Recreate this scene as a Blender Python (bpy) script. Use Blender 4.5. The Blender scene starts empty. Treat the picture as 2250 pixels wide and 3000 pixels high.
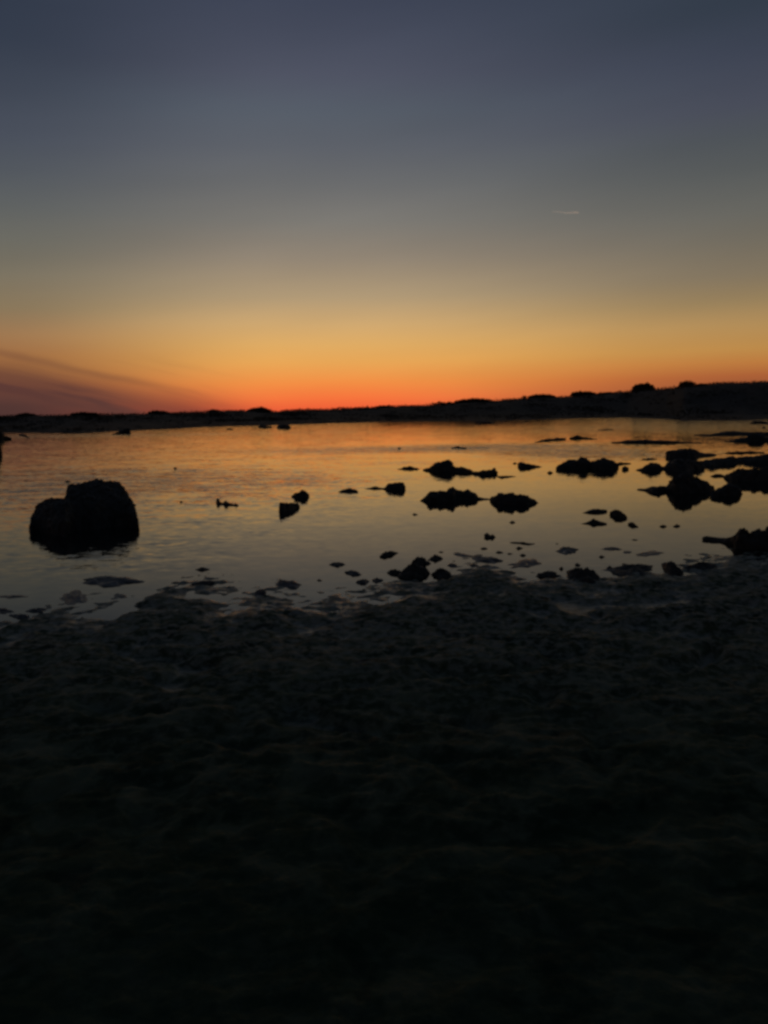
import bpy, math, random
import numpy as np
from mathutils import Matrix, Vector

# ------------------------------------------------------------------ camera, sky, sun, exposure
C = bpy.context.scene.collection
SC = bpy.context.scene
PW, PH, F = 2250.0, 3000.0, 2266.0            # photograph frame and focal length in its pixels
CAM_Z = 1.5
PITCH, ROLL = 7.37, -0.7
cam_d = bpy.data.cameras.new('camera'); cam = bpy.data.objects.new('camera', cam_d); C.objects.link(cam)
cam_d.sensor_fit = 'VERTICAL'; cam_d.angle = 2 * math.atan(PH / 2 / F)
cam_d.clip_start = 0.05; cam_d.clip_end = 30000
ROT = Matrix.Rotation(math.radians(90 - PITCH), 3, 'X') @ Matrix.Rotation(math.radians(ROLL), 3, 'Z')
cam.matrix_world = Matrix.Translation((0, 0, CAM_Z)) @ ROT.to_4x4()
SC.camera = cam
SC.view_settings.view_transform = 'Standard'; SC.view_settings.look = 'None'
SC.view_settings.exposure = 0.0; SC.view_settings.gamma = 1.0; SC.view_settings.use_curve_mapping = False
SC.render.engine = 'CYCLES'
SC.cycles.filter_width = 3.0
SC.cycles.max_bounces = 6

def ray(px, py):
    return (ROT @ Vector(((px - PW / 2) / F, (PH / 2 - py) / F, -1))).normalized()
def at(px, py, z=0.0):                           # the point of the level z that this pixel shows
    d = ray(px, py); t = (z - CAM_Z) / d.z
    return Vector((d.x * t, d.y * t, z))
def elev(px, py): return math.degrees(math.asin(ray(px, py).z))
def azim(px, py):
    d = ray(px, py); return math.degrees(math.atan2(d.x, d.y))
def lin(c):
    return tuple(((v / 255) / 12.92 if v / 255 <= 0.04045 else ((v / 255 + 0.055) / 1.055) ** 2.4) for v in c)

AZ0 = azim(1010, 1190)
world = bpy.data.worlds.new('World'); SC.world = world; world.use_nodes = True
WT = world.node_tree; WT.nodes.clear()

class NB:                                        # tiny node-expression builder
    def __init__(s, tree): s.t = tree
    def n(s, kind, **kw):
        nd = s.t.nodes.new(kind)
        for k, v in kw.items(): setattr(nd, k, v)
        return nd
    def put(s, sock, v):
        if isinstance(v, bpy.types.NodeSocket): s.t.links.new(v, sock)
        else: sock.default_value = v
    def m(s, op, a, b=0.0, c=0.0, clamp=False):
        nd = s.n('ShaderNodeMath', operation=op, use_clamp=clamp)
        s.put(nd.inputs[0], a); s.put(nd.inputs[1], b)
        if op in ('MULTIPLY_ADD', 'COMPARE', 'SMOOTH_MIN'): s.put(nd.inputs[2], c)
        return nd.outputs[0]
    def step(s, v, a, b, lo=0.0, hi=1.0, kind='SMOOTHSTEP'):
        nd = s.n('ShaderNodeMapRange', interpolation_type=kind)
        for i, x in enumerate((v, a, b, lo, hi)): s.put(nd.inputs[i], x)
        return nd.outputs[0]
    def mix(s, f, a, b, blend='MIX'):
        nd = s.n('ShaderNodeMix', data_type='RGBA', blend_type=blend)
        s.put(nd.inputs['Factor'], f)
        ins = [i for i in nd.inputs if i.type == 'RGBA']
        s.put(ins[0], a); s.put(ins[1], b)
        return [o for o in nd.outputs if o.type == 'RGBA'][0]
    def ramp(s, f, stops, interp='LINEAR'):
        nd = s.n('ShaderNodeValToRGB'); r = nd.color_ramp; r.interpolation = interp
        while len(r.elements) < len(stops): r.elements.new(0.5)
        for e, (p, c) in zip(r.elements, sorted(stops)):
            e.position = p; e.color = (*c, 1)
        s.put(nd.inputs[0], f)
        return nd.outputs[0]
    def xyz(s, x, y, z):
        nd = s.n('ShaderNodeCombineXYZ')
        s.put(nd.inputs[0], x); s.put(nd.inputs[1], y); s.put(nd.inputs[2], z)
        return nd.outputs[0]
    def noise(s, vec, scale=1.0, detail=3.0, rough=0.5, dist=0.0, col=False, dim='3D'):
        nd = s.n('ShaderNodeTexNoise', noise_dimensions=dim)
        s.put(nd.inputs['Vector'], vec); s.put(nd.inputs['Scale'], scale)
        nd.inputs['Detail'].default_value = detail; nd.inputs['Roughness'].default_value = rough
        nd.inputs['Distortion'].default_value = dist
        return nd.outputs['Color' if col else 'Fac']

def pos_e(e): return min(1.0, max(0.0, math.sqrt(max(0.0, (e + 3.0) / 93.0))))   # more stops low down
def sky_stops(x, rows, high):
    st = [(pos_e(elev(x, y)), lin(c)) for y, c in rows]
    lo = max(rows)[1]
    st.append((pos_e(-3.0), lin(tuple(v * 0.85 for v in lo))))
    st += [(pos_e(e), lin(c)) for e, c in high]
    return st
def build_sky():
    b = NB(WT)
    tc = b.n('ShaderNodeTexCoord').outputs['Generated']
    sp = b.n('ShaderNodeSeparateXYZ'); b.put(sp.inputs[0], tc)
    x, y, z = sp.outputs
    e = b.m('MULTIPLY', b.m('ARCSINE', z), 57.29578)
    a = b.m('MULTIPLY', b.m('ARCTAN2', x, y), 57.29578)
    f = b.m('SQRT', b.m('MAXIMUM', b.m('DIVIDE', b.m('ADD', e, 3.0), 93.0), 0.0))
    high = [(38, (52, 62, 78)), (60, (42, 52, 68)), (90, (36, 46, 62))]
    cen = sky_stops(1120, [(0, (63, 69, 86)), (110, (70, 75, 91)), (220, (78, 82, 97)), (325, (85, 92, 103)), (430, (94, 98, 106)),
                           (540, (107, 108, 109)), (650, (125, 122, 116)), (760, (148, 135, 118)), (870, (175, 152, 118)), (950, (206, 167, 112)),
                           (1010, (224, 172, 100)), (1060, (234, 168, 88)), (1120, (246, 150, 72)), (1165, (248, 128, 66)), (1195, (232, 100, 60))], high)
    left = sky_stops(40, [(0, (49, 57, 72)), (110, (53, 61, 76)), (220, (62, 69, 83)), (400, (73, 79, 91)), (500, (81, 86, 93)), (600, (93, 96, 96)),
                          (700, (109, 108, 100)), (800, (124, 116, 99)), (900, (138, 120, 92)), (980, (156, 118, 80)), (1040, (158, 108, 66)), (1080, (150, 99, 60)),
                          (1130, (130, 80, 56)), (1165, (98, 64, 56)), (1190, (62, 49, 49)), (1212, (52, 44, 45))], high)
    rght = sky_stops(2210, [(0, (51, 60, 73)), (150, (61, 67, 82)), (300, (72, 76, 89)), (400, (79, 84, 89)), (500, (89, 92, 92)), (620, (103, 102, 96)),
                            (700, (113, 107, 95)), (800, (130, 117, 96)), (880, (150, 127, 90)), (950, (177, 140, 88)), (1020, (192, 141, 76)), (1060, (190, 124, 64)),
                            (1100, (170, 95, 54)), (1180, (110, 62, 50))], high)
    rc, rl, rr = b.ramp(f, cen), b.ramp(f, left), b.ramp(f, rght)
    off = b.m('SUBTRACT', a, AZ0)
    tl = b.step(b.m('MULTIPLY', off, -1.0), 4.0, 23.5)
    tr = b.step(off, 0.5, 29.0)
    col = b.mix(tl, rc, rl)
    col = b.mix(tr, col, rr)
    # the far side of the dusk sky, away from the glow
    back = b.ramp(f, [(pos_e(-3), lin((34, 38, 50))), (pos_e(0), lin((40, 44, 56))), (pos_e(6), lin((50, 50, 62))), (pos_e(14), lin((50, 56, 70))),
                      (pos_e(38), lin((42, 51, 66))), (pos_e(60), lin((38, 48, 64))), (pos_e(90), lin((36, 46, 62)))])
    aoff = b.m('ABSOLUTE', off)
    col = b.mix(b.step(aoff, 30.0, 120.0), col, back)
    # glow core low over the land where the sun went down
    gx = b.m('DIVIDE', b.m('SUBTRACT', off, -0.5), 7.5); gy = b.m('DIVIDE', b.m('SUBTRACT', e, 0.3), 1.7)
    g = b.m('EXPONENT', b.m('MULTIPLY', b.m('ADD', b.m('MULTIPLY', gx, gx), b.m('MULTIPLY', gy, gy)), -1.0))
    col = b.mix(b.m('MULTIPLY', g, 0.38), col, (*lin((255, 92, 52)), 1))
    # thin dark cloud streaks low on the left
    p0, p1 = (azim(0, 1035), elev(0, 1035)), (azim(450, 1130), elev(450, 1130))
    k = (p1[1] - p0[1]) / (p1[0] - p0[0])
    s = b.m('SUBTRACT', b.m('SUBTRACT', e, p0[1]), b.m('MULTIPLY', b.m('SUBTRACT', a, p0[0]), k))
    wob = b.m('MULTIPLY', b.m('SUBTRACT', b.noise(b.xyz(b.m('MULTIPLY', a, 0.16), b.m('MULTIPLY', e, 0.4), 0.0), 1.0, 4.0), 0.5), 0.6)
    s = b.m('ADD', s, wob)
    def line(c, w, amp, a0, a1):
        d = b.m('DIVIDE', b.m('SUBTRACT', s, c), w)
        v = b.m('EXPONENT', b.m('MULTIPLY', b.m('MULTIPLY', d, d), -1.0))
        return b.m('MULTIPLY', b.m('MULTIPLY', v, amp), b.step(a, a0, a1, 1.0, 0.0))
    tot = line(0.0, 0.27, 0.30, -19.0, -12.0)
    tot = b.m('ADD', tot, line(-1.25, 0.42, 0.22, -23.0, -16.0))
    ns = b.noise(b.xyz(b.m('MULTIPLY', a, 0.07), b.m('MULTIPLY', s, 0.75), 1.7), 1.0, 4.0, 0.55)
    bank = b.m('MULTIPLY', b.step(ns, 0.47, 0.68), b.step(e, 1.0, 5.5, 1.0, 0.0))
    bank = b.m('MULTIPLY', bank, b.step(a, -24.0, -7.0, 0.5, 0.0))
    low = b.m('MULTIPLY', b.step(b.m('ADD', e, b.m('MULTIPLY', b.m('ADD', a, 9.5), 0.15)), -0.6, 1.7, 1.0, 0.0), b.step(a, -15.0, -7.0, 0.62, 0.0))
    bank = b.m('ADD', bank, low)
    tot = b.m('ADD', tot, bank, clamp=True)
    col = b.mix(tot, col, (*lin((92, 58, 52)), 1))
    # faint long uneven veils in the clear part, and slow large-scale unevenness
    veil = b.noise(b.xyz(b.m('MULTIPLY', a, 0.035), b.m('ADD', b.m('MULTIPLY', e, 0.20), b.m('MULTIPLY', a, -0.022)), 5.0), 1.0, 3.0, 0.5)
    hs = b.n('ShaderNodeHueSaturation'); b.put(hs.inputs['Color'], col)
    b.put(hs.inputs['Value'], b.m('ADD', b.m('MULTIPLY', b.m('SUBTRACT', veil, 0.5), 0.26), 1.0))
    col = hs.outputs[0]
    bg = b.n('ShaderNodeBackground'); b.put(bg.inputs[0], col); bg.inputs[1].default_value = 1.0
    out = b.n('ShaderNodeOutputWorld'); WT.links.new(bg.outputs[0], out.inputs[0])
build_sky()
# the sun is 1.2 degrees under the horizon: it still reaches only what flies high (the trail)
sl = bpy.data.lights.new('sun', 'SUN'); sl.energy = 2.0; sl.angle = math.radians(0.5); sl.color = (1.0, 0.72, 0.5)
so = bpy.data.objects.new('sun', sl); C.objects.link(so)
sd = Vector((math.sin(math.radians(AZ0)) * math.cos(math.radians(-1.2)), math.cos(math.radians(AZ0)) * math.cos(math.radians(-1.2)), math.sin(math.radians(-1.2))))
so.rotation_euler = sd.to_track_quat('Z', 'Y').to_euler()

# ------------------------------------------------------------------ noise and mesh helpers
_rg = np.random.RandomState(7)
_perm = _rg.permutation(512)
_perm = np.concatenate([_perm, _perm, _perm])
_gr = _rg.uniform(-1, 1, (512, 3)); _gr /= np.linalg.norm(_gr, axis=1)[:, None]
def perlin(x, y, z):
    x, y, z = np.broadcast_arrays(np.asarray(x, float), np.asarray(y, float), np.asarray(z, float))
    xi, yi, zi = np.floor(x).astype(int), np.floor(y).astype(int), np.floor(z).astype(int)
    xf, yf, zf = x - xi, y - yi, z - zi
    u, v, w = [t * t * t * (t * (t * 6 - 15) + 10) for t in (xf, yf, zf)]
    r = 0
    for i in (0, 1):
        for j in (0, 1):
            for k in (0, 1):
                h = _perm[(_perm[(_perm[(xi + i) % 512] + yi + j) % 512] + zi + k) % 512]
                g = _gr[h]
                d = g[..., 0] * (xf - i) + g[..., 1] * (yf - j) + g[..., 2] * (zf - k)
                r = r + d * (u if i else 1 - u) * (v if j else 1 - v) * (w if k else 1 - w)
    return r * 1.6
def fbm(x, y, z, octv=4, gain=0.5, ridge=False):
    t, amp, fr = 0, 1.0, 1.0
    for o in range(octv):
        n = perlin(np.asarray(x) * fr + o * 17.3, np.asarray(y) * fr + o * 5.1, np.asarray(z) * fr)
        t = t + amp * ((1 - 2 * np.abs(n)) if ridge else n)
        amp *= gain; fr *= 2.03
    return t

def mesh(name, V, Fc, mat, parent=None, smooth=True):
    me = bpy.data.meshes.new(name)
    V = np.asarray(V, dtype=np.float32).reshape(-1, 3)
    Fc = np.asarray(Fc, dtype=np.int32)
    k = Fc.shape[1]
    me.vertices.add(len(V)); me.vertices.foreach_set('co', V.ravel())
    me.loops.add(Fc.size); me.loops.foreach_set('vertex_index', Fc.ravel())
    me.polygons.add(len(Fc)); me.polygons.foreach_set('loop_start', np.arange(0, Fc.size, k, dtype=np.int32))
    me.polygons.foreach_set('use_smooth', np.full(len(Fc), smooth))
    me.update(calc_edges=True); me.validate()
    me.materials.append(mat)
    o = bpy.data.objects.new(name, me); C.objects.link(o)
    if parent: o.parent = parent
    return o
def grid_faces(nr, nc, wrap=False):
    r, c = np.meshgrid(np.arange(nr - 1), np.arange(nc if wrap else nc - 1), indexing='ij')
    c2 = (c + 1) % nc
    return np.stack([r * nc + c, r * nc + c2, (r + 1) * nc + c2, (r + 1) * nc + c], -1).reshape(-1, 4)
def tag(o, label, cat, group=None, kind=None):
    if label: o['label'] = label
    if cat: o['category'] = cat
    if group: o['group'] = group
    if kind: o['kind'] = kind
    return o

# ------------------------------------------------------------------ materials
def principled(name):
    m = bpy.data.materials.new(name); m.use_nodes = True
    t = m.node_tree; b = NB(t)
    return m, b, t.nodes['Principled BSDF']
def mat_rock(name, c0, c1, r0=0.55, r1=0.95, scale=9.0, bump=0.5):
    m, b, p = principled(name)
    g = b.n('ShaderNodeNewGeometry').outputs['Position']
    n1 = b.noise(g, scale, 6, 0.6); n2 = b.noise(g, scale * 3.7, 4, 0.6)
    b.put(p.inputs['Base Color'], b.ramp(n1, [(0.3, c0), (0.7, c1)]))
    b.put(p.inputs['Roughness'], b.step(n2, 0.35, 0.65, r0, r1, 'LINEAR'))
    p.inputs['IOR'].default_value = 1.4
    bp = b.n('ShaderNodeBump'); bp.inputs['Strength'].default_value = bump; bp.inputs['Distance'].default_value = 0.02
    b.put(bp.inputs['Height'], b.m('ADD', n1, b.m('MULTIPLY', n2, 0.5))); b.put(p.inputs['Normal'], bp.outputs[0])
    return m
M_rock = mat_rock('wet_dark_rock', (0.010, 0.011, 0.007), (0.034, 0.032, 0.022))
M_mat = mat_rock('algae_crust', (0.02, 0.022, 0.018), (0.06, 0.055, 0.045), 0.22, 0.6, 14.0, 0.3)
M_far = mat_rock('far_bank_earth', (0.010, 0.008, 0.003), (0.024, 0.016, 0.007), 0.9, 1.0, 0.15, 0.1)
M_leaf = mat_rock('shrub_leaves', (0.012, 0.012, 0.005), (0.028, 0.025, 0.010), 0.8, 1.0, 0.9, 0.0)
M_bark = mat_rock('shrub_bark', (0.04, 0.03, 0.02), (0.08, 0.06, 0.04), 0.9, 1.0, 3.0, 0.2)

def mat_ground():
    m, b, p = principled('shore_crust')
    g = b.n('ShaderNodeNewGeometry').outputs['Position']
    n1 = b.noise(g, 1.6, 6, 0.62); n2 = b.noise(g, 16.0, 6, 0.65); n3 = b.noise(g, 70.0, 4, 0.6)
    c = b.ramp(n1, [(0.30, (0.010, 0.022, 0.009)), (0.5, (0.026, 0.042, 0.020)), (0.70, (0.065, 0.078, 0.040))])
    n4 = b.noise(g, 4.5, 4, 0.6, 0.6)
    c = b.mix(b.step(n4, 0.48, 0.66, 0.0, 0.75), c, (0.125, 0.135, 0.080, 1))
    c = b.mix(b.step(n2, 0.45, 0.72), c, (0.080, 0.098, 0.056, 1))
    c = b.mix(b.step(n4, 0.30, 0.42, 0.8, 0.0), c, (0.004, 0.010, 0.005, 1))
    sy = b.n('ShaderNodeSeparateXYZ'); b.put(sy.inputs[0], g)      # grazing-sheen falloff painted into the colour: algae-dark inland, paler towards the water
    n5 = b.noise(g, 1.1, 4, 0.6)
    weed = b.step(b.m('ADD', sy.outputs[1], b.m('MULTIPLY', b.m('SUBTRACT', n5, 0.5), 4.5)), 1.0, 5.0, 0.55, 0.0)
    c = b.mix(weed, c, (0.010, 0.032, 0.018, 1))  # algae green also carries the painted darkening towards the camera
    painted_sheen = b.m('MULTIPLY', b.step(sy.outputs[1], 2.6, 5.4, 0.0, 0.6), b.step(n2, 0.40, 0.62))
    c = b.mix(painted_sheen, c, (0.27, 0.255, 0.20, 1))
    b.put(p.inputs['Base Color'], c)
    wet = b.noise(g, 5.0, 5, 0.6)
    sz = b.n('ShaderNodeSeparateXYZ'); b.put(sz.inputs[0], g)
    film = b.step(b.m('ADD', sz.outputs[2], b.m('MULTIPLY', b.m('SUBTRACT', wet, 0.5), 0.05)), 0.004, 0.045, 1.0, 0.0)
    b.put(p.inputs['Roughness'], b.m('SUBTRACT', b.step(wet, 0.35, 0.65, 0.72, 1.0), b.m('MULTIPLY', film, 0.45)))
    b.put(p.inputs['IOR'], b.m('ADD', b.m('MULTIPLY', film, 0.09), 1.17))
    bp = b.n('ShaderNodeBump'); bp.inputs['Strength'].default_value = 0.6; bp.inputs['Distance'].default_value = 0.012
    b.put(bp.inputs['Height'], b.m('ADD', n2, b.m('MULTIPLY', n3, 0.4))); b.put(p.inputs['Normal'], bp.outputs[0])
    return m
M_ground = mat_ground()

def mat_water():
    m, b, p = principled('still_tidal_water')
    p.inputs['Base Color'].default_value = (0.008, 0.010, 0.009, 1)
    p.inputs['IOR'].default_value = 1.33
    p.inputs['Roughness'].default_value = 0.03
    g = b.n('ShaderNodeNewGeometry').outputs['Position']
    sp = b.n('ShaderNodeSeparateXYZ'); b.put(sp.inputs[0], g)
    X, Y = sp.outputs[0], sp.outputs[1]
    D = b.m('SQRT', b.m('ADD', b.m('MULTIPLY', X, X), b.m('MULTIPLY', Y, Y)))
    n_warp = b.noise(b.xyz(b.m('MULTIPLY', X, 0.10), b.m('MULTIPLY', Y, 0.16), 0.0), 1.0, 4, 0.6)
    nw = b.m('SUBTRACT', n_warp, 0.5)
    def patch(px, py, rx, ry, amp, warp=1.2):          # a cat's-paw of wind on the water
        c = at(px, py)
        u = b.m('DIVIDE', b.m('ADD', b.m('SUBTRACT', X, c.x), b.m('MULTIPLY', nw, rx * warp)), rx)
        v = b.m('DIVIDE', b.m('ADD', b.m('SUBTRACT', Y, c.y), b.m('MULTIPLY', nw, ry * warp)), ry)
        return b.m('MULTIPLY', b.m('EXPONENT', b.m('MULTIPLY', b.m('ADD', b.m('MULTIPLY', u, u), b.m('MULTIPLY', v, v)), -1.0)), amp)
    amp = b.step(D, 35.0, 110.0, 0.0, 0.010)           # light air towards the far side
    amp = b.m('ADD', amp, b.m('MULTIPLY', b.step(b.m('DIVIDE', X, D), 0.14, 0.34), b.step(D, 42.0, 90.0, 0.0, 0.055)))
    streak = b.noise(b.xyz(b.m('MULTIPLY', X, 0.10), b.m('MULTIPLY', Y, 0.55), 2.0), 1.0, 5, 0.6)
    st = b.m('MULTIPLY', b.step(streak, 0.42, 0.66), b.step(D, 9.0, 24.0))
    left = b.step(X, -0.5, 2.5, 1.0, 0.25)
    amp = b.m('ADD', amp, b.m('MULTIPLY', b.m('MULTIPLY', st, left), b.step(D, 18.0, 36.0, 0.080, 0.006)))
    for q in ((1220, 1316, 5.2, 2.0, 0.21), (1480, 1308, 4.0, 2.4, 0.19), (1740, 1330, 2.7, 2.6, 0.15), (1620, 1322, 2.5, 2.0, 0.10), (200, 1277, 16.0, 4.0, 0.07),
              (650, 1420, 2.3, 2.6, 0.07), (250, 1400, 3.0, 3.0, 0.05), (270, 1640, 1.0, 0.9, 0.035), (520, 1600, 1.2, 1.0, 0.008),
              (60, 1450, 1.5, 2.0, 0.04), (2120, 1256, 22.0, 20.0, 0.05), (480, 1410, 3.0, 3.0, 0.05)):
        amp = b.m('ADD', amp, patch(*q))
    amp = b.m('ADD', amp, b.m('MULTIPLY', b.step(X, -3.5, 1.0, 0.030, 0.0), b.step(D, 7.5, 12.0)))
    gust = b.noise(b.xyz(b.m('MULTIPLY', X, 0.9), b.m('MULTIPLY', Y, 2.6), 9.0), 1.0, 4, 0.65)
    amp = b.m('MULTIPLY', amp, b.step(gust, 0.36, 0.66, 0.25, 1.9))
    amp = b.m('ADD', amp, 0.005)
    b.put(p.inputs['Roughness'], b.m('ADD', b.m('MULTIPLY', amp, 0.5), 0.03))
    v1 = b.n('ShaderNodeVectorMath', operation='MULTIPLY'); b.put(v1.inputs[0], g); v1.inputs[1].default_value = (6.0, 15.0, 1.0)
    w1 = b.noise(v1.outputs[0], 1.0, 3, 0.6, col=True)
    v2 = b.n('ShaderNodeVectorMath', operation='MULTIPLY'); b.put(v2.inputs[0], g); v2.inputs[1].default_value = (0.7, 2.4, 1.0)
    w2 = b.noise(v2.outputs[0], 1.0, 2, 0.5, col=True)
    def slope(w, ch):
        s = b.n('ShaderNodeSeparateColor'); b.put(s.inputs[0], w)
        return b.m('SUBTRACT', s.outputs[ch], 0.5)
    sx = b.m('ADD', b.m('MULTIPLY', slope(w1, 0), 3.2), b.m('MULTIPLY', slope(w2, 0), 0.9))
    sy = b.m('ADD', b.m('MULTIPLY', slope(w1, 1), 4.8), b.m('MULTIPLY', slope(w2, 1), 1.3))
    nx = b.m('MULTIPLY', sx, amp); ny = b.m('MULTIPLY', sy, amp)
    nn = b.n('ShaderNodeVectorMath', operation='NORMALIZE'); b.put(nn.inputs[0], b.xyz(nx, ny, 1.0))
    b.put(p.inputs['Normal'], nn.outputs[0])
    return m
M_water = mat_water()

# ------------------------------------------------------------------ water and the big ground sheet
def disc(name, r, z, mat, n=96):
    a = np.linspace(0, 2 * np.pi, n, endpoint=False)
    rs = [0.0001, r * 0.02, r * 0.2, r]
    V = np.concatenate([np.stack([np.cos(a) * q, np.sin(a) * q, np.full(n, z)], 1) for q in rs])
    o = mesh(name, V, grid_faces(len(rs), n, True)[:, ::-1], mat); o['kind'] = 'structure'
    return o
disc('ground', 12000, -1.2, M_far)
def water():
    o = disc('water', 420, 0.0, M_water); return o
w_o = water()
for pl in (w_o.data, bpy.data.objects['ground'].data):
    if pl.polygons[0].normal.z < 0: pl.flip_normals()

# ------------------------------------------------------------------ near shore: one lumpy crusted sheet
SHORE = [(-300, 1830), (0, 1822), (60, 1806), (130, 1794), (200, 1790), (290, 1782), (340, 1806), (380, 1784), (430, 1752), (490, 1722), (560, 1712), (640, 1712),
         (665, 1740), (700, 1750), (740, 1738), (780, 1734), (830, 1750), (870, 1758), (930, 1764), (1000, 1760), (1060, 1752), (1130, 1744), (1160, 1724), (1200, 1714),
         (1250, 1708), (1290, 1690), (1320, 1676), (1360, 1664), (1410, 1656), (1460, 1662), (1500, 1686), (1560, 1690), (1610, 1686), (1660, 1696), (1740, 1700), (1790, 1692),
         (1830, 1676), (1880, 1674), (1930, 1678), (1980, 1676), (2020, 1652), (2080, 1650), (2130, 1642), (2190, 1636), (2250, 1632), (2500, 1620)]
_sp = np.array([[at(x, y).x, at(x, y).y] for x, y in SHORE])
_sp = np.vstack([[-60, 9.0], [-12, 5.2], _sp, [14, 8.0], [60, 14.0]])
_ord = np.argsort(_sp[:, 0]); _sp = _sp[_ord]
def shore_y(x): return np.interp(x, _sp[:, 0], _sp[:, 1])
def bell(x, y, px, py, rx, ry):
    c = at(px, py); return np.exp(-((x - c.x) / rx) ** 2 - ((y - c.y) / ry) ** 2)
def land_h(x, y):
    d = shore_y(x) + 0.16 * fbm(x * 1.7, 3.3, 0.4, 3) - y                                # >0 inland
    base = np.where(d > 0, 0.10 * (1 - np.exp(-np.maximum(d, 0) / 2.0)), 0.032 * d)
    base = np.maximum(base, -0.5)
    warp = fbm(x * 0.6, y * 0.6, 1.0, 3)
    big = fbm(x * 0.9 + warp, y * 1.3, 4.0, 3)
    rid = fbm(x * 2.1 + 0.6 * warp, y * 3.0, 9.0, 4, 0.55, True)
    lump = fbm(x * 6.5, y * 8.0, 2.0, 4, 0.55)
    pit = np.maximum(0, fbm(x * 2.7 + 4, y * 3.6 - warp, 6.5, 2) - 0.15)
    amp = 1 - np.exp(-np.maximum(d, 0) / 0.8)
    h = base + amp * (0.4 + 0.75 * np.clip((y - 2.0) / 2.5, 0, 1)) * (0.030 * big + 0.004 * (rid - 0.6) - 0.09 * pit) + 0.017 * (0.5 + 0.5 * np.clip((y - 1.5) / 3.5, 0, 1)) * lump + 0.016 * big * (1 - amp)
    h += 0.006 * (0.5 + 0.5 * np.clip((y - 1.5) / 3.5, 0, 1)) * fbm(x * 15, y * 17, 3.3, 4, 0.6)
    lowest = np.where(d > 0.5, 0.008 + 0.004 * lump, -1.0)
    h = np.maximum(h, lowest) if np.ndim(h) else h
    for q in ((1378, 1728, 0.075, 0.05), (1270, 1700, 0.10, 0.07), (600, 1752, 0.16, 0.10), (340, 1795, 0.12, 0.10), (1795, 1683, 0.08, 0.07)):
        h = h - 0.05 * bell(x, y, *q)
    return h
def near_shore():
    ys = np.concatenate([np.linspace(-60, 0.0, 14)[:-1], np.linspace(0.0, 1.0, 10)[:-1], np.geomspace(1.0, 12.5, 520)])
    s = np.concatenate([-1 - np.linspace(1, 0.04, 22) ** 2, np.linspace(-1, 1, 460), 1 + np.linspace(0.04, 1, 22) ** 2])
    Yg, S = np.meshgrid(ys, s, indexing='ij')
    W = 0.9 + 0.62 * np.maximum(Yg, 0)
    X = np.where(np.abs(S) <= 1, S * W, np.sign(S) * (W + (np.abs(S) - 1) * 70))
    H = land_h(X, Yg)
    V = np.stack([X, Yg, H], -1).reshape(-1, 3)
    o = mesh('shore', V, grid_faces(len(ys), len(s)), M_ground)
    o['kind'] = 'structure'
    return o
near_shore()

# ------------------------------------------------------------------ far bank
SKYL = [(0, 1219), (80, 1218), (230, 1217), (330, 1216), (420, 1214), (530, 1211), (600, 1208), (700, 1203), (790, 1207), (885, 1202), (1003, 1199), (1102, 1195), (1130, 1192), (1202, 1190),
        (1315, 1184), (1350, 1180), (1430, 1177), (1500, 1171), (1560, 1167), (1658, 1163), (1740, 1157), (1839, 1149), (1862, 1146), (1911, 1144), (1988, 1136), (2070, 1130), (2110, 1125), (2178, 1122), (2250, 1119)]
WATL = [(0, 1268), (100, 1268), (230, 1270), (330, 1264), (500, 1257), (600, 1251), (750, 1247), (930, 1242), (1130, 1236), (1500, 1231), (1730, 1225), (1840, 1224), (1950, 1228), (2000, 1233), (2180, 1232), (2250, 1228)]
def sky_z(px, dist):                                   # height that reaches the skyline at this distance
    y = np.interp(px, [p[0] for p in SKYL], [p[1] for p in SKYL]); d = ray(px, y)
    return CAM_Z + dist * d.z / math.hypot(d.x, d.y)
cols = []                                              # (dir xy, shore distance, crest distance, crest height)
for px in range(0, 2251, 6):
    yw = np.interp(px, [p[0] for p in WATL], [p[1] for p in WATL]); p = at(px, yw)
    d0 = math.hypot(p.x, p.y); dr = d0 * (1.55 + 0.35 * px / 2250)
    cols.append((math.atan2(p.x, p.y), d0, dr, sky_z(px, dr)))
first, last = cols[0], cols[-1]
exL = [(first[0] - math.radians(k), first[1] * (1 - 0.004 * k), first[2], first[3] + 0.004 * k) for k in range(85, 0, -1)]
exR = [(last[0] + math.radians(k), last[1] * (1 - 0.006 * k), last[2], last[3] * (1 - 0.006 * k)) for k in range(1, 86)]
cols = exL + cols + exR
def bank_h(t, hc, x, y):                               # t: 0 at the shore .. 1 at the crest .. beyond
    b = np.where(t < 0, t * 3.0, np.where(t < 0.25, 0.35 * (t / 0.25), 0))
    u = np.clip((t - 0.25) / 0.75, 0, 1)
    b = np.where(t >= 0.25, 0.35 + (hc - 0.35) * (u * u * (3 - 2 * u)), b)
    b = np.where(t > 1, hc - np.minimum((t - 1) * 0.05, 1) * np.maximum(hc - 1.3, 0) * 0.6, b)
    n = fbm(x * 0.06, y * 0.06, 0.5, 4)
    return b + np.clip(t, 0, 1) * n * 0.03 * np.minimum(hc, 6) + np.where((t > -0.05) & (t < 0.3), 0.09 * fbm(x * 0.35, y * 0.35, 8.0, 3), 0)
ts = np.concatenate([[-0.3, -0.12, -0.04], np.linspace(0, 1, 34), [1.1, 1.3, 1.8, 3, 6, 15, 40]])
CA = np.array(cols)
A = CA[:, 0][None, :]; D0 = CA[:, 1][None, :]; DR = CA[:, 2][None, :]; HC = CA[:, 3][None, :]
T = ts[:, None] + 0 * A
R = D0 + T * (DR - D0)
X, Y = np.sin(A) * R, np.cos(A) * R
Z = bank_h(T, HC + 0 * T, X, Y)
o = mesh('far_bank', np.stack([X, Y, Z], -1).reshape(-1, 3), grid_faces(len(ts), len(cols)), M_far); o['kind'] = 'structure'
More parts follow.
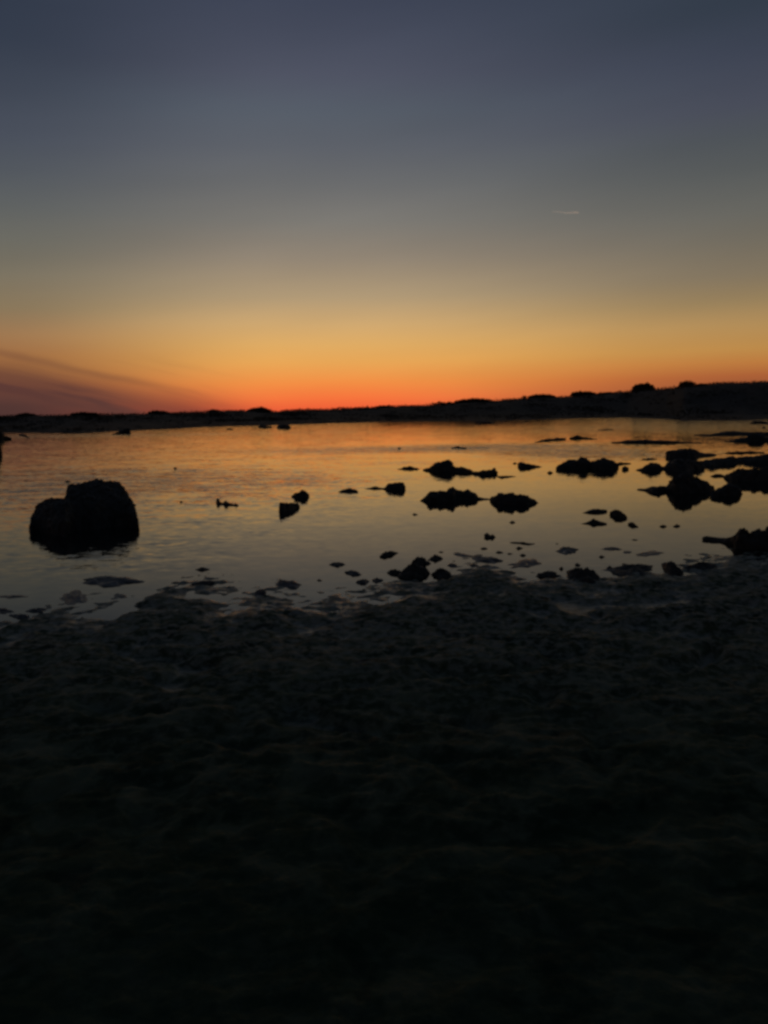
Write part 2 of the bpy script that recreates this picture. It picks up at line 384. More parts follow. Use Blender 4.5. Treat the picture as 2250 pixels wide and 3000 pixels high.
def bank_point(px, t):
    yw = np.interp(px, [p[0] for p in WATL], [p[1] for p in WATL]); p = at(px, yw)
    d0 = math.hypot(p.x, p.y); dr = d0 * (1.55 + 0.35 * px / 2250); r = d0 + t * (dr - d0); a = math.atan2(p.x, p.y)
    x, y = math.sin(a) * r, math.cos(a) * r
    return Vector((x, y, float(bank_h(np.array(t), sky_z(px, dr), np.array(x), np.array(y))))), r

# low scrub covering the bank: too many small plants to count
rnd = np.random.RandomState(11)
def leaf_quads(P, size, rs):
    n = len(P)
    a = rs.normal(size=(n, 3)); a /= np.linalg.norm(a, axis=1)[:, None]
    c = np.cross(a, rs.normal(size=(n, 3))); c /= np.linalg.norm(c, axis=1)[:, None]
    s = (size * rs.uniform(0.5, 1.3, n))[:, None]
    V = np.stack([P - a * s, P - c * s * 0.5, P + a * s, P + c * s * 0.5], 1).reshape(-1, 3)
    return V, np.arange(4 * n).reshape(n, 4)
def scrub():
    P = []; S = []
    for i in range(6500):
        px = rnd.uniform(-700, 2950); t = rnd.uniform(0.02, 1.12) ** 0.8
        pc = min(max(px, 0), 2250)
        q, r = bank_point(pc, t)
        if px != pc:                                   # carry the scrub on beyond the frame
            a = math.atan2(q.x, q.y) + (px - pc) / F; q = Vector((math.sin(a) * r, math.cos(a) * r, q.z))
        dens = 0.5 + perlin(q.x * 0.06, q.y * 0.06, 3.0)
        if rnd.rand() > dens + 0.25: continue
        hgt = r * 0.0016 * (0.5 + 1.0 * rnd.rand() ** 2 + 2.2 * max(0.0, float(perlin(q.x * .09, q.y * .09, 7.0))))
        m = 16
        pts = rnd.normal(size=(m, 3)) * [hgt * 1.9, hgt * 1.9, hgt * 0.30] + [q.x, q.y, q.z + hgt * 0.35]
        pts[:, 2] = np.minimum(pts[:, 2], q.z + hgt * 0.8)
        P.append(pts); S.append(np.full(m, hgt * 0.42))
    P = np.concatenate(P); S = np.concatenate(S)
    V, Fq = leaf_quads(P, S, rnd)
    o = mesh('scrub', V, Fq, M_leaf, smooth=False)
    tag(o, 'low dark scrub covering the bank across the water', 'scrub', kind='stuff')
scrub()

def tube(pts, rad, n=6):
    V = []; pts = [Vector(p) for p in pts]
    for i, p in enumerate(pts):
        d = (pts[min(i + 1, len(pts) - 1)] - pts[max(i - 1, 0)]).normalized()
        s = d.cross(Vector((0.31, 0.9, 0.2))).normalized(); u = d.cross(s)
        for k in range(n):
            a = 2 * math.pi * k / n; V.append(p + (s * math.cos(a) + u * math.sin(a)) * rad[i])
    return np.array([list(v) for v in V]), grid_faces(len(pts), n, True)
def shrub(name, px0, px1, ytop, t, label, cat='bush', leaves=900, seed=1, lobes=5, twig=None, group='bushes on the far bank', open_=0.0):
    rs = np.random.RandomState(seed)
    q, r = bank_point((px0 + px1) / 2, t)
    d = ray((px0 + px1) / 2, ytop); ztop = CAM_Z + r * d.z / math.hypot(d.x, d.y)
    W = (px1 - px0) / F * r / 2; Hh = max((ztop - q.z) * 1.15, 0.5)
    root = bpy.data.objects.new(name, None); C.objects.link(root); root.location = q
    tag(root, label, cat, group)
    # stems: a short trunk that forks
    Vs, Fs, off = [], [], 0
    for k in range(5):
        a = rs.uniform(0, 6.28); L = Hh * rs.uniform(0.55, 0.85)
        pts = [Vector((0, 0, -0.3)), Vector((math.cos(a) * W * .1, math.sin(a) * W * .1, L * .35)), Vector((math.cos(a) * W * .42, math.sin(a) * W * .3, L))]
        v, f = tube(pts, [Hh * .045, Hh * .035, Hh * .012]); Vs.append(v); Fs.append(f + off); off += len(v)
    if twig:
        for tx, ty in twig:
            dd = ray(tx, ty); zt = CAM_Z + r * dd.z / math.hypot(dd.x, dd.y) - q.z; xx = (tx - (px0 + px1) / 2) / F * r
            v, f = tube([Vector((xx * .3, 0, Hh * .2)), Vector((xx * .8, 0, zt * .7)), Vector((xx, 0, zt))], [.12, .09, .05]); Vs.append(v); Fs.append(f + off); off += len(v)
    mesh('trunk', np.concatenate(Vs), np.concatenate(Fs), M_bark, root)
    P = []
    for k in range(lobes):
        fx = (k + .5) / lobes * 2 - 1
        cx = fx * W * 0.62 + rs.uniform(-.1, .1) * W; top = Hh * math.sqrt(max(0.15, 1 - (fx * 0.8) ** 2)) * rs.uniform(0.86, 1.0)
        m = leaves // lobes
        v = rs.normal(size=(m, 3)); v /= np.linalg.norm(v, axis=1)[:, None]; v *= (rs.uniform(open_, 1, m) ** 0.45)[:, None]
        v *= (1 + 0.22 * fbm(v[:, 0] * 2.2 + k, v[:, 1] * 2.2, v[:, 2] * 2.2 + seed, 2))[:, None]
        v[:, 2] = np.abs(v[:, 2]) ** 0.85
        P.append(v * [W * .48, W * .48, top] + [cx, rs.uniform(-.2, .2) * W, -0.05 * top])
    P = np.concatenate(P); P[:, 2] = np.maximum(P[:, 2], -0.1 * Hh)
    V, Fq = leaf_quads(P, np.full(len(P), max(W, Hh) * 0.10), rs)
    mesh('crown', V, Fq, M_leaf, root, smooth=False)
shrub('round_bush', 1852, 1917, 1122, .97, 'tall domed bush standing highest on the skyline of the far bank', leaves=2600, seed=3, lobes=4)
shrub('scrubby_tree', 1984, 2036, 1115, .98, 'ragged small tree with a bare twig sticking up left of its crown', 'tree', 1000, 5, 4, twig=[(1992, 1117), (1997, 1126)], open_=.2)
shrub('low_bush', 2030, 2078, 1124, .98, 'low bush tucked against the right side of the ragged small tree', leaves=700, seed=6)
shrub('low_bush', 1668, 1746, 1146, .97, 'broad flat-topped bush in the dip left of the tall domed bush', leaves=1500, seed=8, lobes=6)
shrub('low_bush', 1752, 1800, 1149, .96, 'small bush between the broad flat-topped bush and the tall domed bush', leaves=700, seed=9)
shrub('low_bush', 1546, 1628, 1156, .97, 'long low bush at the middle of the rising right-hand skyline', leaves=1400, seed=10, lobes=6)
shrub('low_bush', 1526, 1546, 1157, .98, 'narrow pointed bush at the left end of the long low bush', leaves=350, seed=12, lobes=2)
shrub('low_bush', 1336, 1445, 1169, .95, 'wide low clump of bush where the bank starts to climb to the right', leaves=1600, seed=13, lobes=7)
shrub('low_bush', 1100, 1150, 1190, .95, 'slight low bush on the level bank just right of the sunset glow', leaves=500, seed=14)
shrub('low_bush', 722, 800, 1194, .9, 'rounded mound of bush at the left edge of the red sunset glow', leaves=1300, seed=15, lobes=6)
shrub('low_bush', 604, 650, 1200, .95, 'small bush left of the rounded mound of bush on the dark bank', leaves=500, seed=16)
shrub('low_bush', 428, 492, 1202, .95, 'double-humped bush above the wedge-shaped rock, standing over the low left bank', leaves=900, seed=17, lobes=4)
shrub('low_bush', 205, 285, 1210, .95, 'flat low bush on the left bank under the dark cloud', leaves=800, seed=18)
shrub('low_bush', 55, 105, 1211, .95, 'leftmost low bush of the far bank', leaves=600, seed=19)

# ------------------------------------------------------------------ rocks in the water
SEED = [100]
def spine_rock(name, pts, depth=0.5, nu=None, mat=None, rough=0.24, min_b=0.05, ratio=1.1, nv=None):
    """a ridge of rock: pts are (x, y of its waterline, height) in photograph pixels along its length"""
    mat = mat or M_rock
    SEED[0] += 1; sd = SEED[0] * 3.71
    pts = sorted(pts); px = np.array([p[0] for p in pts], float)
    nu = nu or int(min(130, max(20, (px[-1] - px[0]) / 1.8)))
    u = np.linspace(px[0], px[-1], nu)
    w = np.interp(u, px, [p[1] for p in pts]); h = np.interp(u, px, [p[2] for p in pts])
    P = np.array([list(at(a, c)) for a, c in zip(u, w)]); Dd = np.hypot(P[:, 0], P[:, 1])
    H = h / F * Dd
    Wd = abs(P[-1, 0] - P[0, 0])
    e = np.clip(np.minimum(u - px[0], px[-1] - u) / max(1.0, (px[-1] - px[0]) * 0.22), 0, 1)
    B = depth * Wd * 0.5 * (0.35 + 0.65 * np.sqrt(e)) * (0.55 + 0.45 * H / max(H.max(), 1e-6)) + min_b * 0.3
    B = np.minimum(B, np.maximum(H * Dd / CAM_Z * ratio, min_b))
    nv = nv or (30 if nu > 40 else 14)
    v = np.linspace(-1.25, 1.25, nv)
    Z = np.where(np.abs(v) <= 1, (1 - np.abs(np.clip(v, -1, 1)) ** 2.2) ** 0.6, 0)[None, :] * H[:, None] * 1.05
    Z = Z - np.maximum(0, np.abs(v) - 0.98)[None, :] * np.maximum(0.35 * H, 0.05)[:, None] - 0.004
    rad = P[:, :2] / Dd[:, None]
    Xg = P[:, 0][:, None] + rad[:, 0][:, None] * v[None, :] * B[:, None]
    Yg = P[:, 1][:, None] + rad[:, 1][:, None] * v[None, :] * B[:, None]
    s = 3.2 / max(Wd, 0.15)
    k = rough * np.maximum(H, 0.15 * H.max())[:, None]
    Z = Z * (1 + 0.0) + k * fbm(Xg * s * 1.6 + sd, Yg * s * 1.6, Z * s * 2, 5, 0.62) * np.clip(1.3 - np.abs(v)[None, :], 0, 1)
    Xg = Xg + k * 0.7 * fbm(Xg * s + 9 + sd, Yg * s, Z * s, 3)
    Yg = Yg + k * 1.0 * fbm(Xg * s - 9 + sd, Yg * s, Z * s, 3)
    q = np.clip(0.035 * Wd, 0.008, 0.032) * np.clip(H[:, None] / max(H.max(), 1e-6) * 2, 0.2, 1)
    a1, a2, a3 = [fbm(Xg * 9 + of + sd, Yg * 9, Z * 9, 4, 0.65) for of in (0, 31, 67)]
    Xg = Xg + q * a1; Yg = Yg + q * a2; Z = Z + q * 0.8 * a3 * np.clip(1.3 - np.abs(v)[None, :], 0, 1)
    V = np.stack([Xg, Yg, Z], -1).reshape(-1, 3)
    org = V.mean(0); org[2] = 0
    o = mesh(name, V - org, grid_faces(nu, nv)[:, ::-1], mat); o.location = org
    return o
def blob(name, x0, x1, y0, y1, hpx, mat=None, rough=0.3, tilt=0.0, p=2.0):
    """a low rock or crust: its ragged outline on the water and its height in photograph pixels"""
    mat = mat or M_mat
    SEED[0] += 1; sd = SEED[0] * 2.13
    n, nr = 72, 20
    a = np.linspace(0, 2 * np.pi, n, endpoint=False)
    yb0 = y0 + hpx * 0.75
    cx, cy = (x0 + x1) / 2, (yb0 + y1) / 2
    c = at(cx, cy); D = math.hypot(c.x, c.y)
    rn = 0.98 + 0.42 * fbm(np.cos(a) * 1.1 + sd, np.sin(a) * 1.1, 0.7, 3) + 0.14 * fbm(np.cos(a) * 3.5 + sd, np.sin(a) * 3.5, 0.3, 3, 0.6)
    lob = 1 + 0.35 * fbm(np.cos(a) * 0.9 - sd, np.sin(a) * 0.9, 5.7, 2)
    H = hpx / F * D
    V = []
    for i in range(nr):
        r = (i / (nr - 1)) * 1.12
        ex = np.cos(a) * (x1 - x0) / 2 * r * rn
        ey = np.sign(np.sin(a)) * np.abs(np.sin(a)) ** 1.25 * max((y1 - yb0) / 2, 1.5) * r * rn * lob
        pts = [at(cx + q, cy - s - tilt * q) for q, s in zip(ex, ey)]
        z = H * (1 - min(r, 1.0) ** p) ** 0.8 if r <= 1 else -(r - 1) * max(H * 3, 0.06)
        V += [(t.x, t.y, z) for t in pts]
    V = np.array(V)
    s = 4.0 / max((x1 - x0) / F * D, 0.1)
    k = np.clip(1.1 - np.repeat(np.arange(nr) / (nr - 1), n), 0, 1) ** 0.5
    V[:, 2] += k * H * (0.55 * (fbm(V[:, 0] * s * .8 + sd, V[:, 1] * s * .8, 0.9, 2) ) + rough * fbm(V[:, 0] * s * 2.5 + sd, V[:, 1] * s * 2.5, 0.2, 4, 0.65)) - 0.003
    org = V.mean(0); org[2] = 0
    o = mesh(name, V - org, grid_faces(nr, n, True), mat); o.location = org
    if sum(q.normal.z for q in list(o.data.polygons)[n * 2:n * 6]) < 0: o.data.flip_normals()
    return o

G_isl, G_peb, G_crust, G_far = 'rocks standing in the still water', 'small stones breaking the water surface', 'flat crusts at the water edge', 'rocks along the foot of the far bank'
def S(label, pts, depth=0.5, group=G_isl, name='rock', cat='rock', **k):
    return tag(spine_rock(name, pts, depth, **k), label, cat, group)
def B(label, x0, x1, y0, y1, h, group=G_crust, name='crust', cat='flat rock', **k):
    return tag(blob(name, x0, x1, y0, y1, h, **k), label, cat, group)

# the big boulder on the left
BP = [(86, 1550, 1578), (92, 1530, 1582), (100, 1508, 1585), (114, 1490, 1595), (134, 1478, 1604), (160, 1473, 1611), (194, 1471, 1616), (202, 1448, 1617), (216, 1433, 1618),
      (240, 1428, 1617), (275, 1427, 1616), (300, 1422, 1614), (330, 1421, 1609), (352, 1430, 1604), (373, 1446, 1595), (384, 1470, 1586), (398, 1490, 1580), (404, 1515, 1573), (408, 1548, 1564)]
tag(spine_rock('boulder', [(x, (a + c) / 2, (c - a) / 2) for x, a, c in BP], 1.5, 220, M_rock, 0.085, 0.05, 0.42, 90),
    'big black two-stepped boulder standing alone in the water on the left', 'boulder')

# foot of the far bank and the left edge
S('dark block of rock at the left edge of the view, below the far bank', [(-60, 1291, 18), (-20, 1290, 24), (6, 1289, 26), (16, 1288, 10), (34, 1288, 5)], 0.5, G_far)
S('black rock face cut by the left edge, below the dark block', [(-90, 1345, 16), (-30, 1340, 38), (-6, 1335, 36), (7, 1333, 8)], 0.6, G_isl)
S('pale low stone between the left-edge rock and the far bank', [(55, 1276, 3), (70, 1278, 5), (86, 1284, 3)], 0.4, G_far)
S('wedge-shaped dark rock with a steep right end under the double-humped bush', [(326, 1274, 1), (340, 1273, 4), (355, 1271, 9), (366, 1270, 12), (380, 1270, 13), (384, 1271, 6)], 0.4, G_far)
S('low dark stone nearest the foot of the far left bank', [(176, 1269, 2), (195, 1269, 5), (212, 1269, 2)], .4, G_far)
S('faint small stone in orange water, far from the bushes', [(663, 1259, 2), (672, 1258, 4), (683, 1259, 2)], 0.4, G_far)
S('left one of two dark rocks near the bank below the rounded bush', [(757, 1253, 3), (766, 1253, 8), (780, 1254, 7), (788, 1253, 4), (797, 1253, 3)], 0.5, G_far)
S('right, squarer one of two dark rocks near the bank below the rounded bush', [(811, 1254, 5), (820, 1255, 10), (845, 1255, 10), (852, 1255, 5)], 0.6, G_far)
S('low dark stones off the bank in the middle of the far water', [(1392, 1242, 2), (1410, 1241, 5), (1438, 1241, 5), (1450, 1242, 2)], 0.4, G_far)
S('low rock at the right edge, close under the far bank', [(2197, 1242, 2), (2212, 1241, 7), (2235, 1241, 6), (2262, 1242, 3)], 0.5, G_far)
S('tiny stone just below the low rock at the right edge', [(2231, 1255, 1), (2238, 1255, 4), (2246, 1255, 1)], 0.5, G_far)
# far right bars and islands
S('thin dark bar of rock, farthest of those in the orange water on the right', [(1752, 1261, 1), (1775, 1260, 3), (1798, 1260, 1)], 0.3)
S('long ragged low reef left of the small peaked reef in far water', [(1566, 1297, 1), (1585, 1293, 3), (1605, 1291, 5), (1632, 1289, 5), (1658, 1287, 3)], 0.3)
S('short low reef peaked at its left end in the orange water', [(1668, 1286, 3), (1690, 1285, 9), (1706, 1285, 5), (1730, 1286, 3), (1752, 1287, 1)], 0.3)
S('longest thin reef, spiky, lying across the orange water on the right', [(1790, 1298, 2), (1820, 1297, 3), (1846, 1298, 8), (1870, 1298, 7), (1893, 1297, 9), (1920, 1298, 7), (1960, 1298, 6), (2000, 1298, 3), (2055, 1298, 1)], 0.22)
S('flat dark ledge reaching the right edge, above the knobbly rock', [(2033, 1277, 2), (2055, 1276, 4), (2080, 1277, 3), (2110, 1274, 7), (2150, 1273, 8), (2200, 1274, 7), (2270, 1275, 8)], 0.35)
S('knobbly rock with a square dark lump, at the right edge', [(2117, 1296, 1), (2150, 1294, 5), (2190, 1292, 11), (2204, 1291, 21), (2220, 1291, 23), (2234, 1291, 18), (2242, 1292, 9), (2275, 1292, 10)], 0.4)
S('hair-thin bar of rock between knobbly rock and the jagged reef', [(2113, 1328, 1), (2160, 1328, 4), (2200, 1327, 4), (2238, 1327, 2)], 0.25)
S('tiny flat bar left of the flat-topped islet', [(1880, 1347, 1), (1900, 1346, 4), (1926, 1346, 1)], 0.3)
S('flat-topped islet with a tail to the right, behind the big dark crag', [(1950, 1337, 9), (1955, 1337, 15), (1985, 1338, 19), (2010, 1338, 20), (2035, 1337, 17), (2050, 1335, 8), (2075, 1334, 6), (2098, 1334, 3)], 0.6)
S('jagged reef running to the right edge behind the bright inlet', [(2030, 1362, 4), (2060, 1362, 10), (2085, 1363, 14), (2110, 1359, 15), (2150, 1355, 15), (2175, 1351, 10), (2205, 1353, 13), (2240, 1355, 18), (2285, 1355, 20)], 0.45)
S('diamond-shaped rock joined to a dark reef, right of centre', [(1863, 1378, 1), (1880, 1378, 7), (1906, 1377, 18), (1930, 1376, 13), (1945, 1374, 6), (1962, 1375, 20), (1985, 1378, 28), (2010, 1378, 28), (2035, 1374, 24), (2056, 1372, 18), (2064, 1372, 8)], 0.5)
S('small pointed stone left of the broad slab at the right edge', [(2080, 1396, 1), (2096, 1395, 7), (2112, 1395, 5), (2124, 1396, 2)], 0.4)
S('broad black slab at the right edge in front of the bright inlet', [(2118, 1399, 4), (2135, 1402, 14), (2160, 1405, 26), (2200, 1407, 28), (2230, 1408, 30), (2290, 1408, 32)], 0.6)
S('big dark crag with a long left spit, tallest rock on the right', [(1867, 1435, 1), (1890, 1436, 5), (1912, 1440, 14), (1928, 1441, 16), (1950, 1437, 12), (1962, 1438, 20), (1980, 1442, 42), (2000, 1442, 51), (2018, 1441, 50), (2030, 1440, 36),
   (2046, 1440, 35), (2060, 1439, 27), (2078, 1438, 17), (2091, 1436, 13), (2094, 1436, 4)], 0.42)
S('rounded dark rock with a pointed top, touching the right of the big crag', [(2080, 1457, 6), (2090, 1455, 13), (2112, 1450, 21), (2130, 1449, 27), (2137, 1449, 30), (2150, 1450, 22), (2165, 1449, 17), (2176, 1448, 3)], 0.6)
# centre islands
S('tiny flat stone on the ruffled dark band of far water', [(1322, 1314, 2), (1340, 1312, 5), (1355, 1314, 3), (1368, 1314, 2)], 0.4)
S('low flat rock left of the humped island', [(1163, 1375, 1), (1180, 1374, 4), (1198, 1373, 8), (1214, 1374, 5), (1229, 1375, 1)], 0.35)
S('humped island with the tallest rounded hump, far centre-right', [(1239, 1378, 4), (1256, 1378, 7), (1268, 1379, 15), (1278, 1379, 23), (1302, 1380, 29), (1322, 1380, 25), (1334, 1382, 9), (1345, 1383, 12), (1357, 1383, 15), (1372, 1385, 12), (1384, 1386, 7)], 0.5)
S('saddle-shaped rock joined to the right of the humped island', [(1380, 1387, 7), (1398, 1390, 9), (1413, 1391, 13), (1430, 1390, 11), (1450, 1387, 14), (1458, 1389, 4)], 0.5)
S('thin sliver of rock trailing right of the saddle-shaped rock', [(1456, 1397, 2), (1470, 1399, 5), (1490, 1397, 3), (1512, 1396, 1)], 0.35)
S('tiny chip of rock left of the fin-shaped rock', [(1501, 1359, 1), (1508, 1358, 4), (1515, 1358, 1)], 0.5)
S('fin-shaped rock tapering to the right, in ruffled water', [(1516, 1364, 6), (1524, 1368, 14), (1538, 1369, 13), (1555, 1369, 8), (1572, 1368, 4), (1588, 1368, 1)], 0.5)
S('tiny round stone left of the long double-humped reef', [(1603, 1386, 2), (1612, 1386, 6), (1621, 1386, 2)], 0.7)
S('long double-humped reef right of the fin-shaped rock', [(1628, 1377, 8), (1640, 1375, 16), (1662, 1371, 19), (1690, 1371, 22), (1705, 1371, 26), (1717, 1371, 30), (1730, 1371, 22), (1742, 1373, 21), (1770, 1374, 26), (1790, 1374, 23), (1808, 1372, 12), (1813, 1370, 4)], 0.42)
S('thin bar off the right end of the double-humped reef', [(1803, 1361, 3), (1820, 1359, 5), (1848, 1359, 2)], 0.35)
S('round knob of rock below the thin bar', [(1822, 1376, 6), (1832, 1376, 11), (1842, 1376, 5)], 0.8)
S('broad spiky island with a peak in its middle, centre-right', [(1230, 1468, 1), (1244, 1467, 10), (1256, 1468, 25), (1272, 1466, 27), (1288, 1466, 30), (1308, 1465, 25), (1318, 1464, 30), (1327, 1464, 37), (1337, 1462, 26), (1350, 1460, 21), (1375, 1460, 23),
   (1392, 1462, 15), (1402, 1462, 6), (1420, 1463, 3), (1438, 1463, 2)], 0.42)
S('twin-humped island right of the broad spiky island', [(1434, 1466, 9), (1446, 1470, 16), (1462, 1473, 23), (1480, 1474, 24), (1493, 1475, 27), (1500, 1475, 31), (1510, 1475, 20), (1527, 1475, 27), (1545, 1475, 22), (1560, 1474, 12), (1578, 1473, 1)], 0.5)
S('thin low tail of rock left of the square block', [(1068, 1432, 1), (1084, 1432, 3), (1098, 1431, 6), (1112, 1432, 4), (1132, 1433, 3)], 0.35)
S('square block of rock at the end of the thin tail', [(1128, 1433, 6), (1136, 1433, 16), (1150, 1433, 18), (1170, 1433, 19), (1182, 1433, 19), (1188, 1433, 8)], 0.8, rough=0.06)
S('lone lens-shaped rock in the centre of the pool', [(990, 1441, 1), (1004, 1440, 7), (1022, 1440, 10), (1038, 1441, 7), (1049, 1442, 4)], 0.5)
S('peaked rock just behind the wedge rock left of centre', [(853, 1455, 2), (866, 1457, 12), (878, 1457, 15), (888, 1457, 21), (897, 1456, 15), (907, 1455, 6)], 0.6)
S('wedge rock steep on its left side, left of centre', [(816, 1500, 14), (820, 1500, 30), (830, 1498, 26), (845, 1495, 21), (862, 1490, 17), (875, 1487, 13), (879, 1486, 3)], 0.6, rough=0.08)
S('low log-like rock with a knob at its left end', [(632, 1474, 5), (637, 1474, 13), (643, 1475, 11), (648, 1477, 5), (663, 1478, 8), (678, 1480, 5), (684, 1481, 3), (692, 1481, 6), (699, 1482, 2)], 0.35)
S('tilted lozenge-shaped rock between the two flat stones and the right bank', [(1785, 1508, 8), (1794, 1509, 12), (1804, 1511, 17), (1818, 1514, 16), (1828, 1517, 12), (1837, 1519, 5)], 0.6)
S('upper one of a pair of flat stones left of the lozenge rock', [(1706, 1503, 1), (1730, 1501, 7), (1748, 1500, 10), (1762, 1500, 8), (1778, 1499, 7)], 0.4)
S('lower one of a pair of flat stones left of the lozenge rock', [(1702, 1535, 1), (1722, 1533, 6), (1738, 1532, 12), (1754, 1534, 8), (1778, 1536, 3)], 0.4)
S('small double stone below the lozenge rock', [(1841, 1537, 5), (1850, 1539, 10), (1858, 1541, 8), (1870, 1545, 3)], 0.6)
S('left one of two dots of stone in open water on the right', [(1933, 1543, 2), (1943, 1543, 6), (1953, 1543, 2)], 0.6, G_peb, 'stone', 'stone')
S('right, rounder one of two dots of stone in open water on the right', [(1971, 1542, 2), (1982, 1542, 7), (1993, 1542, 2)], 0.7, G_peb, 'stone', 'stone')
S('big flat-topped rock with a long left arm at the right edge', [(2057, 1582, 7), (2070, 1581, 10), (2090, 1583, 9), (2120, 1587, 11), (2145, 1592, 15), (2155, 1598, 28), (2166, 1602, 46), (2176, 1603, 47), (2192, 1603, 41), (2215, 1603, 42), (2235, 1603, 45), (2300, 1603, 47)], 0.35)
S('heart-shaped small rock off the pebbly shore', [(1419, 1573, 7), (1427, 1573, 12), (1436, 1576, 8), (1444, 1575, 10), (1452, 1574, 2)], 0.7)
S('lumpy dark stone holding a notch of light, off the middle shore', [(1113, 1632, 4), (1125, 1629, 10), (1140, 1626, 11), (1155, 1622, 7), (1166, 1620, 2)], 0.5)
P = (G_peb, 'stone', 'stone')
for lab, x0, x1, w, h in (
    ('speck of stone alone in the open water below the big spiky island', 1207, 1225, 1508, 5), ('speck of stone directly below the twin-humped island', 1491, 1510, 1531, 6),
    ('small stone just below the heart-shaped rock', 1406, 1429, 1608, 5), ('small flat stone left of the stone under the thin crescent bar', 1452, 1476, 1619, 5),
    ('smallest of the stones below the thin crescent bar', 1484, 1503, 1623, 4), ('rounded stone under the middle of the thin crescent bar', 1511, 1532, 1607, 6),
    ('lowest small stone below the thin crescent bar', 1522, 1541, 1628, 5), ('faint stone right of the thin crescent bar', 1625, 1639, 1594, 3),
    ('small stone at the upper tip of the stepped dark rocks', 1283, 1303, 1618, 4), ('brown speck in the ruffled water far left of centre', 508, 519, 1373, 5),
    ('flat speck of stone above the big boulder', 188, 209, 1412, 4), ('faint speck left of the log-like rock', 526, 537, 1471, 4),
    ('speck of stone on the ruffled dark band of water', 1164, 1176, 1314, 4), ('small stone off the shore between two flat crusts on the right', 1753, 1774, 1632, 5),
    ('faint drowned stone below the small double stone', 1849, 1873, 1582, 3), ('faint stone floating right of the brown crust near the middle shore', 926, 946, 1701, 4),
    ('tiny stone closest to the middle shore', 1060, 1073, 1728, 4), ('lone reddish stone left of centre, off the grey crusts', 570, 616, 1669, 7),
    ('small stone at the upper left of the black shoreline boulder', 1637, 1650, 1667, 9), ('small stone perched behind the black shoreline boulder', 1684, 1702, 1656, 8),
    ('small stone on the water line beside the sunken bar, right of the black shoreline boulder', 1776, 1796, 1665, 9)):
    S(lab, [(x0, w, h * .2), (x0 * .6 + x1 * .4, w, h), (x0 * .3 + x1 * .7, w, h * .7), (x1, w, h * .2)], 0.6, *P)
S('thin crescent bar of rock above a scatter of small stones', [(1493, 1590, 1), (1515, 1591, 4), (1535, 1592, 5), (1550, 1595, 3), (1568, 1593, 1)], 0.25)
# flat crusts and low rocks along the near edge
B('grey lens-shaped crust right of the scatter of small stones', 1634, 1694, 1597, 1623, 7)
B('long pale tilted crust in front of the scatter of small stones', 1488, 1596, 1636, 1664, 5, tilt=0.12)
B('thin dark crust above the small stone on the right', 1757, 1826, 1600, 1614, 4)
B('small pale crust at the left of the widest grey crust on the right', 1822, 1858, 1611, 1624, 2)
B('widest pale grey crust lying on the calm water on the right', 1846, 1958, 1612, 1630, 3, tilt=0.04)
B('slanting thin crust like a stick, pointing at the pebbly shore', 1318, 1384, 1617, 1633, 3, tilt=-0.15)
B('dark flat crust between the slanting thin crust and the pebbles', 1385, 1475, 1626, 1652, 6, tilt=-0.12)
B('small dark crust left of the flat crust on the pebbly shore', 1374, 1402, 1650, 1662, 4)
B('small oval crust behind the rounded shore rock', 1311, 1340, 1648, 1663, 5)
B('rounded shore rock left of the sloping hump of crust', 1264, 1328, 1663, 1695, 16, mat=M_rock, name='rock', cat='rock')
B('uppermost of the stepped dark rocks on the middle shore', 1256, 1299, 1625, 1644, 9, mat=M_rock, name='rock', cat='rock')
B('middle one of the stepped dark rocks on the middle shore', 1206, 1258, 1629, 1658, 14, mat=M_rock, name='rock', cat='rock')
B('largest and lowest of the stepped dark rocks on the middle shore', 1166, 1258, 1648, 1698, 26, mat=M_rock, name='rock', cat='rock')
B('flat dark rock at the left foot of the stepped rocks', 1132, 1180, 1664, 1687, 10, mat=M_rock, name='rock', cat='rock')
B('black boulder sitting on the shore line right of centre', 1648, 1768, 1659, 1714, 22, mat=M_rock, name='rock', cat='rock', tilt=-0.15)
B('low hump of crust left of the black shoreline boulder', 1566, 1634, 1669, 1696, 9, mat=M_rock)
B('sunken dark bar of crust reaching right from the black shoreline boulder', 1762, 1830, 1664, 1674, 3)
B('broad dark ledge with a notched edge between the boulder and the right rocks', 1790, 1915, 1640, 1690, 9, mat=M_rock)
B('dark knob of rock on the right part of the shore line', 1940, 2002, 1643, 1694, 17, mat=M_rock, name='rock', cat='rock', tilt=-0.2)
B('long dark crust on the shore under the arm of the right-edge rock', 2004, 2110, 1640, 1680, 12, mat=M_rock)
B('brown flat crust in the water left of the middle shore', 804, 880, 1694, 1724, 9, tilt=-0.05)
B('dark crust with a pale right tip, off the middle shore', 967, 1010, 1643, 1661, 7)
B('small dark crust below the pale-tipped one', 1010, 1060, 1669, 1688, 7, tilt=-0.1)
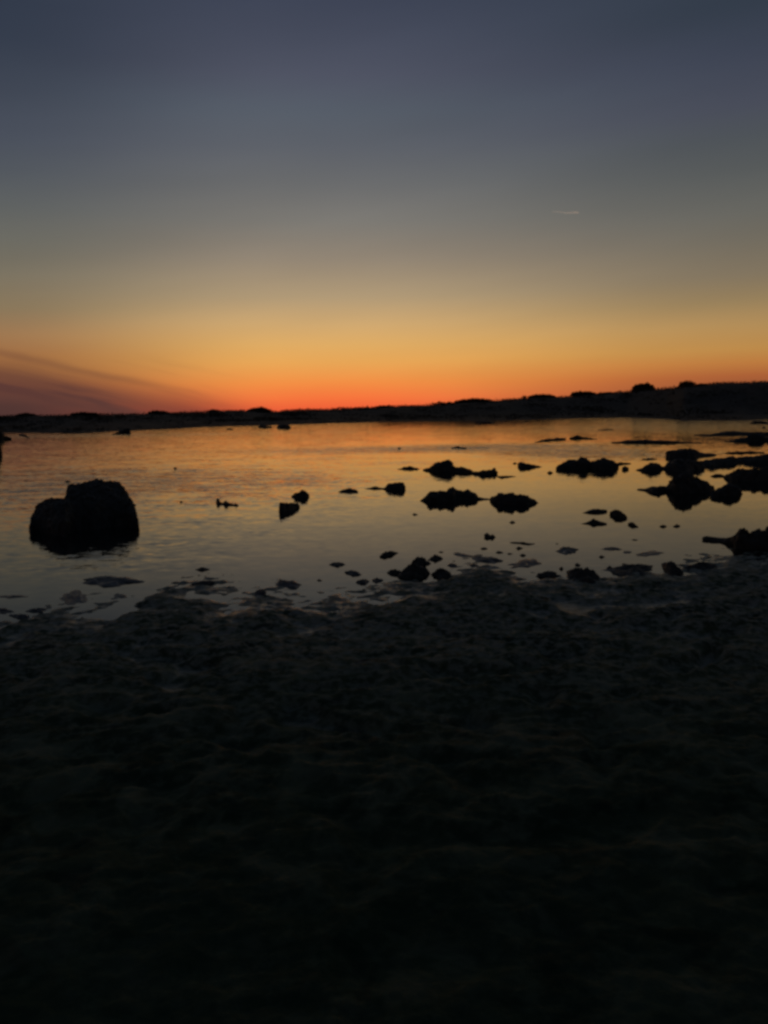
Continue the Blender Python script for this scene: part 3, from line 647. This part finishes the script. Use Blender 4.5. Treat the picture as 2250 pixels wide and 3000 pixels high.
B('left one of two linked small crusts near the middle shore', 1044, 1082, 1694, 1713, 8)
B('right one of two linked small crusts near the middle shore', 1088, 1122, 1691, 1706, 7)
B('greenish mound of weed on the tip of the left shore spit', 744, 786, 1723, 1750, 10, name='weed_mound', cat='weed', group=None)
B('long thin dark crust in the water below the big boulder', 210, 420, 1682, 1716, 9)
B('pale drowned crust left of the dark spit, below the long thin crust', 172, 262, 1724, 1778, 4, tilt=0.05)
B('small drowned crust between the drowned crust and the dark spit', 330, 372, 1737, 1756, 3)
B('thin dark crust at the left edge of the near water', -20, 82, 1741, 1754, 3)
B('dark crust at the left edge where the shore begins', -30, 38, 1777, 1798, 6)
B('small dark crust off the left corner of the shore', 80, 136, 1777, 1795, 6)
B('small rounded crust touching the left corner of the shore', 30, 88, 1795, 1816, 6)
B('dark ridge of crust along the top of the left shore spit', 560, 645, 1696, 1720, 8, mat=M_rock)

# ------------------------------------------------------------------ the short vapour trail high on the right
def trail():
    m, b, p = principled('vapour')
    tl = b.n('ShaderNodeBsdfTranslucent'); tl.inputs[0].default_value = (0.9, 0.9, 0.9, 1)
    tr = b.n('ShaderNodeBsdfTransparent'); mx = b.n('ShaderNodeMixShader'); mx.inputs[0].default_value = 0.10
    m.node_tree.links.new(tr.outputs[0], mx.inputs[1]); m.node_tree.links.new(tl.outputs[0], mx.inputs[2])
    m.node_tree.links.new(mx.outputs[0], m.node_tree.nodes['Material Output'].inputs[0]); m.node_tree.nodes.remove(p)
    D = 9000.0
    a, c = ray(1618, 621) * D, ray(1697, 624) * D
    n = 24; pts = []; rad = []
    for i in range(n):
        t = i / (n - 1); q = a.lerp(c, t) + Vector((0, 0, CAM_Z)); pts.append(q + Vector((0, 0, 4 * math.sin(t * 9))))
        rad.append((4.0 + 12.0 * t ** 1.5) * (1 - max(0, (t - .93) / .07) ** 2 * .8))
    V, Fq = tube(pts, rad, 10); org = V.mean(0)
    o = mesh('vapour_trail', V - org, Fq, m); o.location = org
    tag(o, 'short faint vapour trail high in the clear sky on the right', 'vapour trail')
trail()
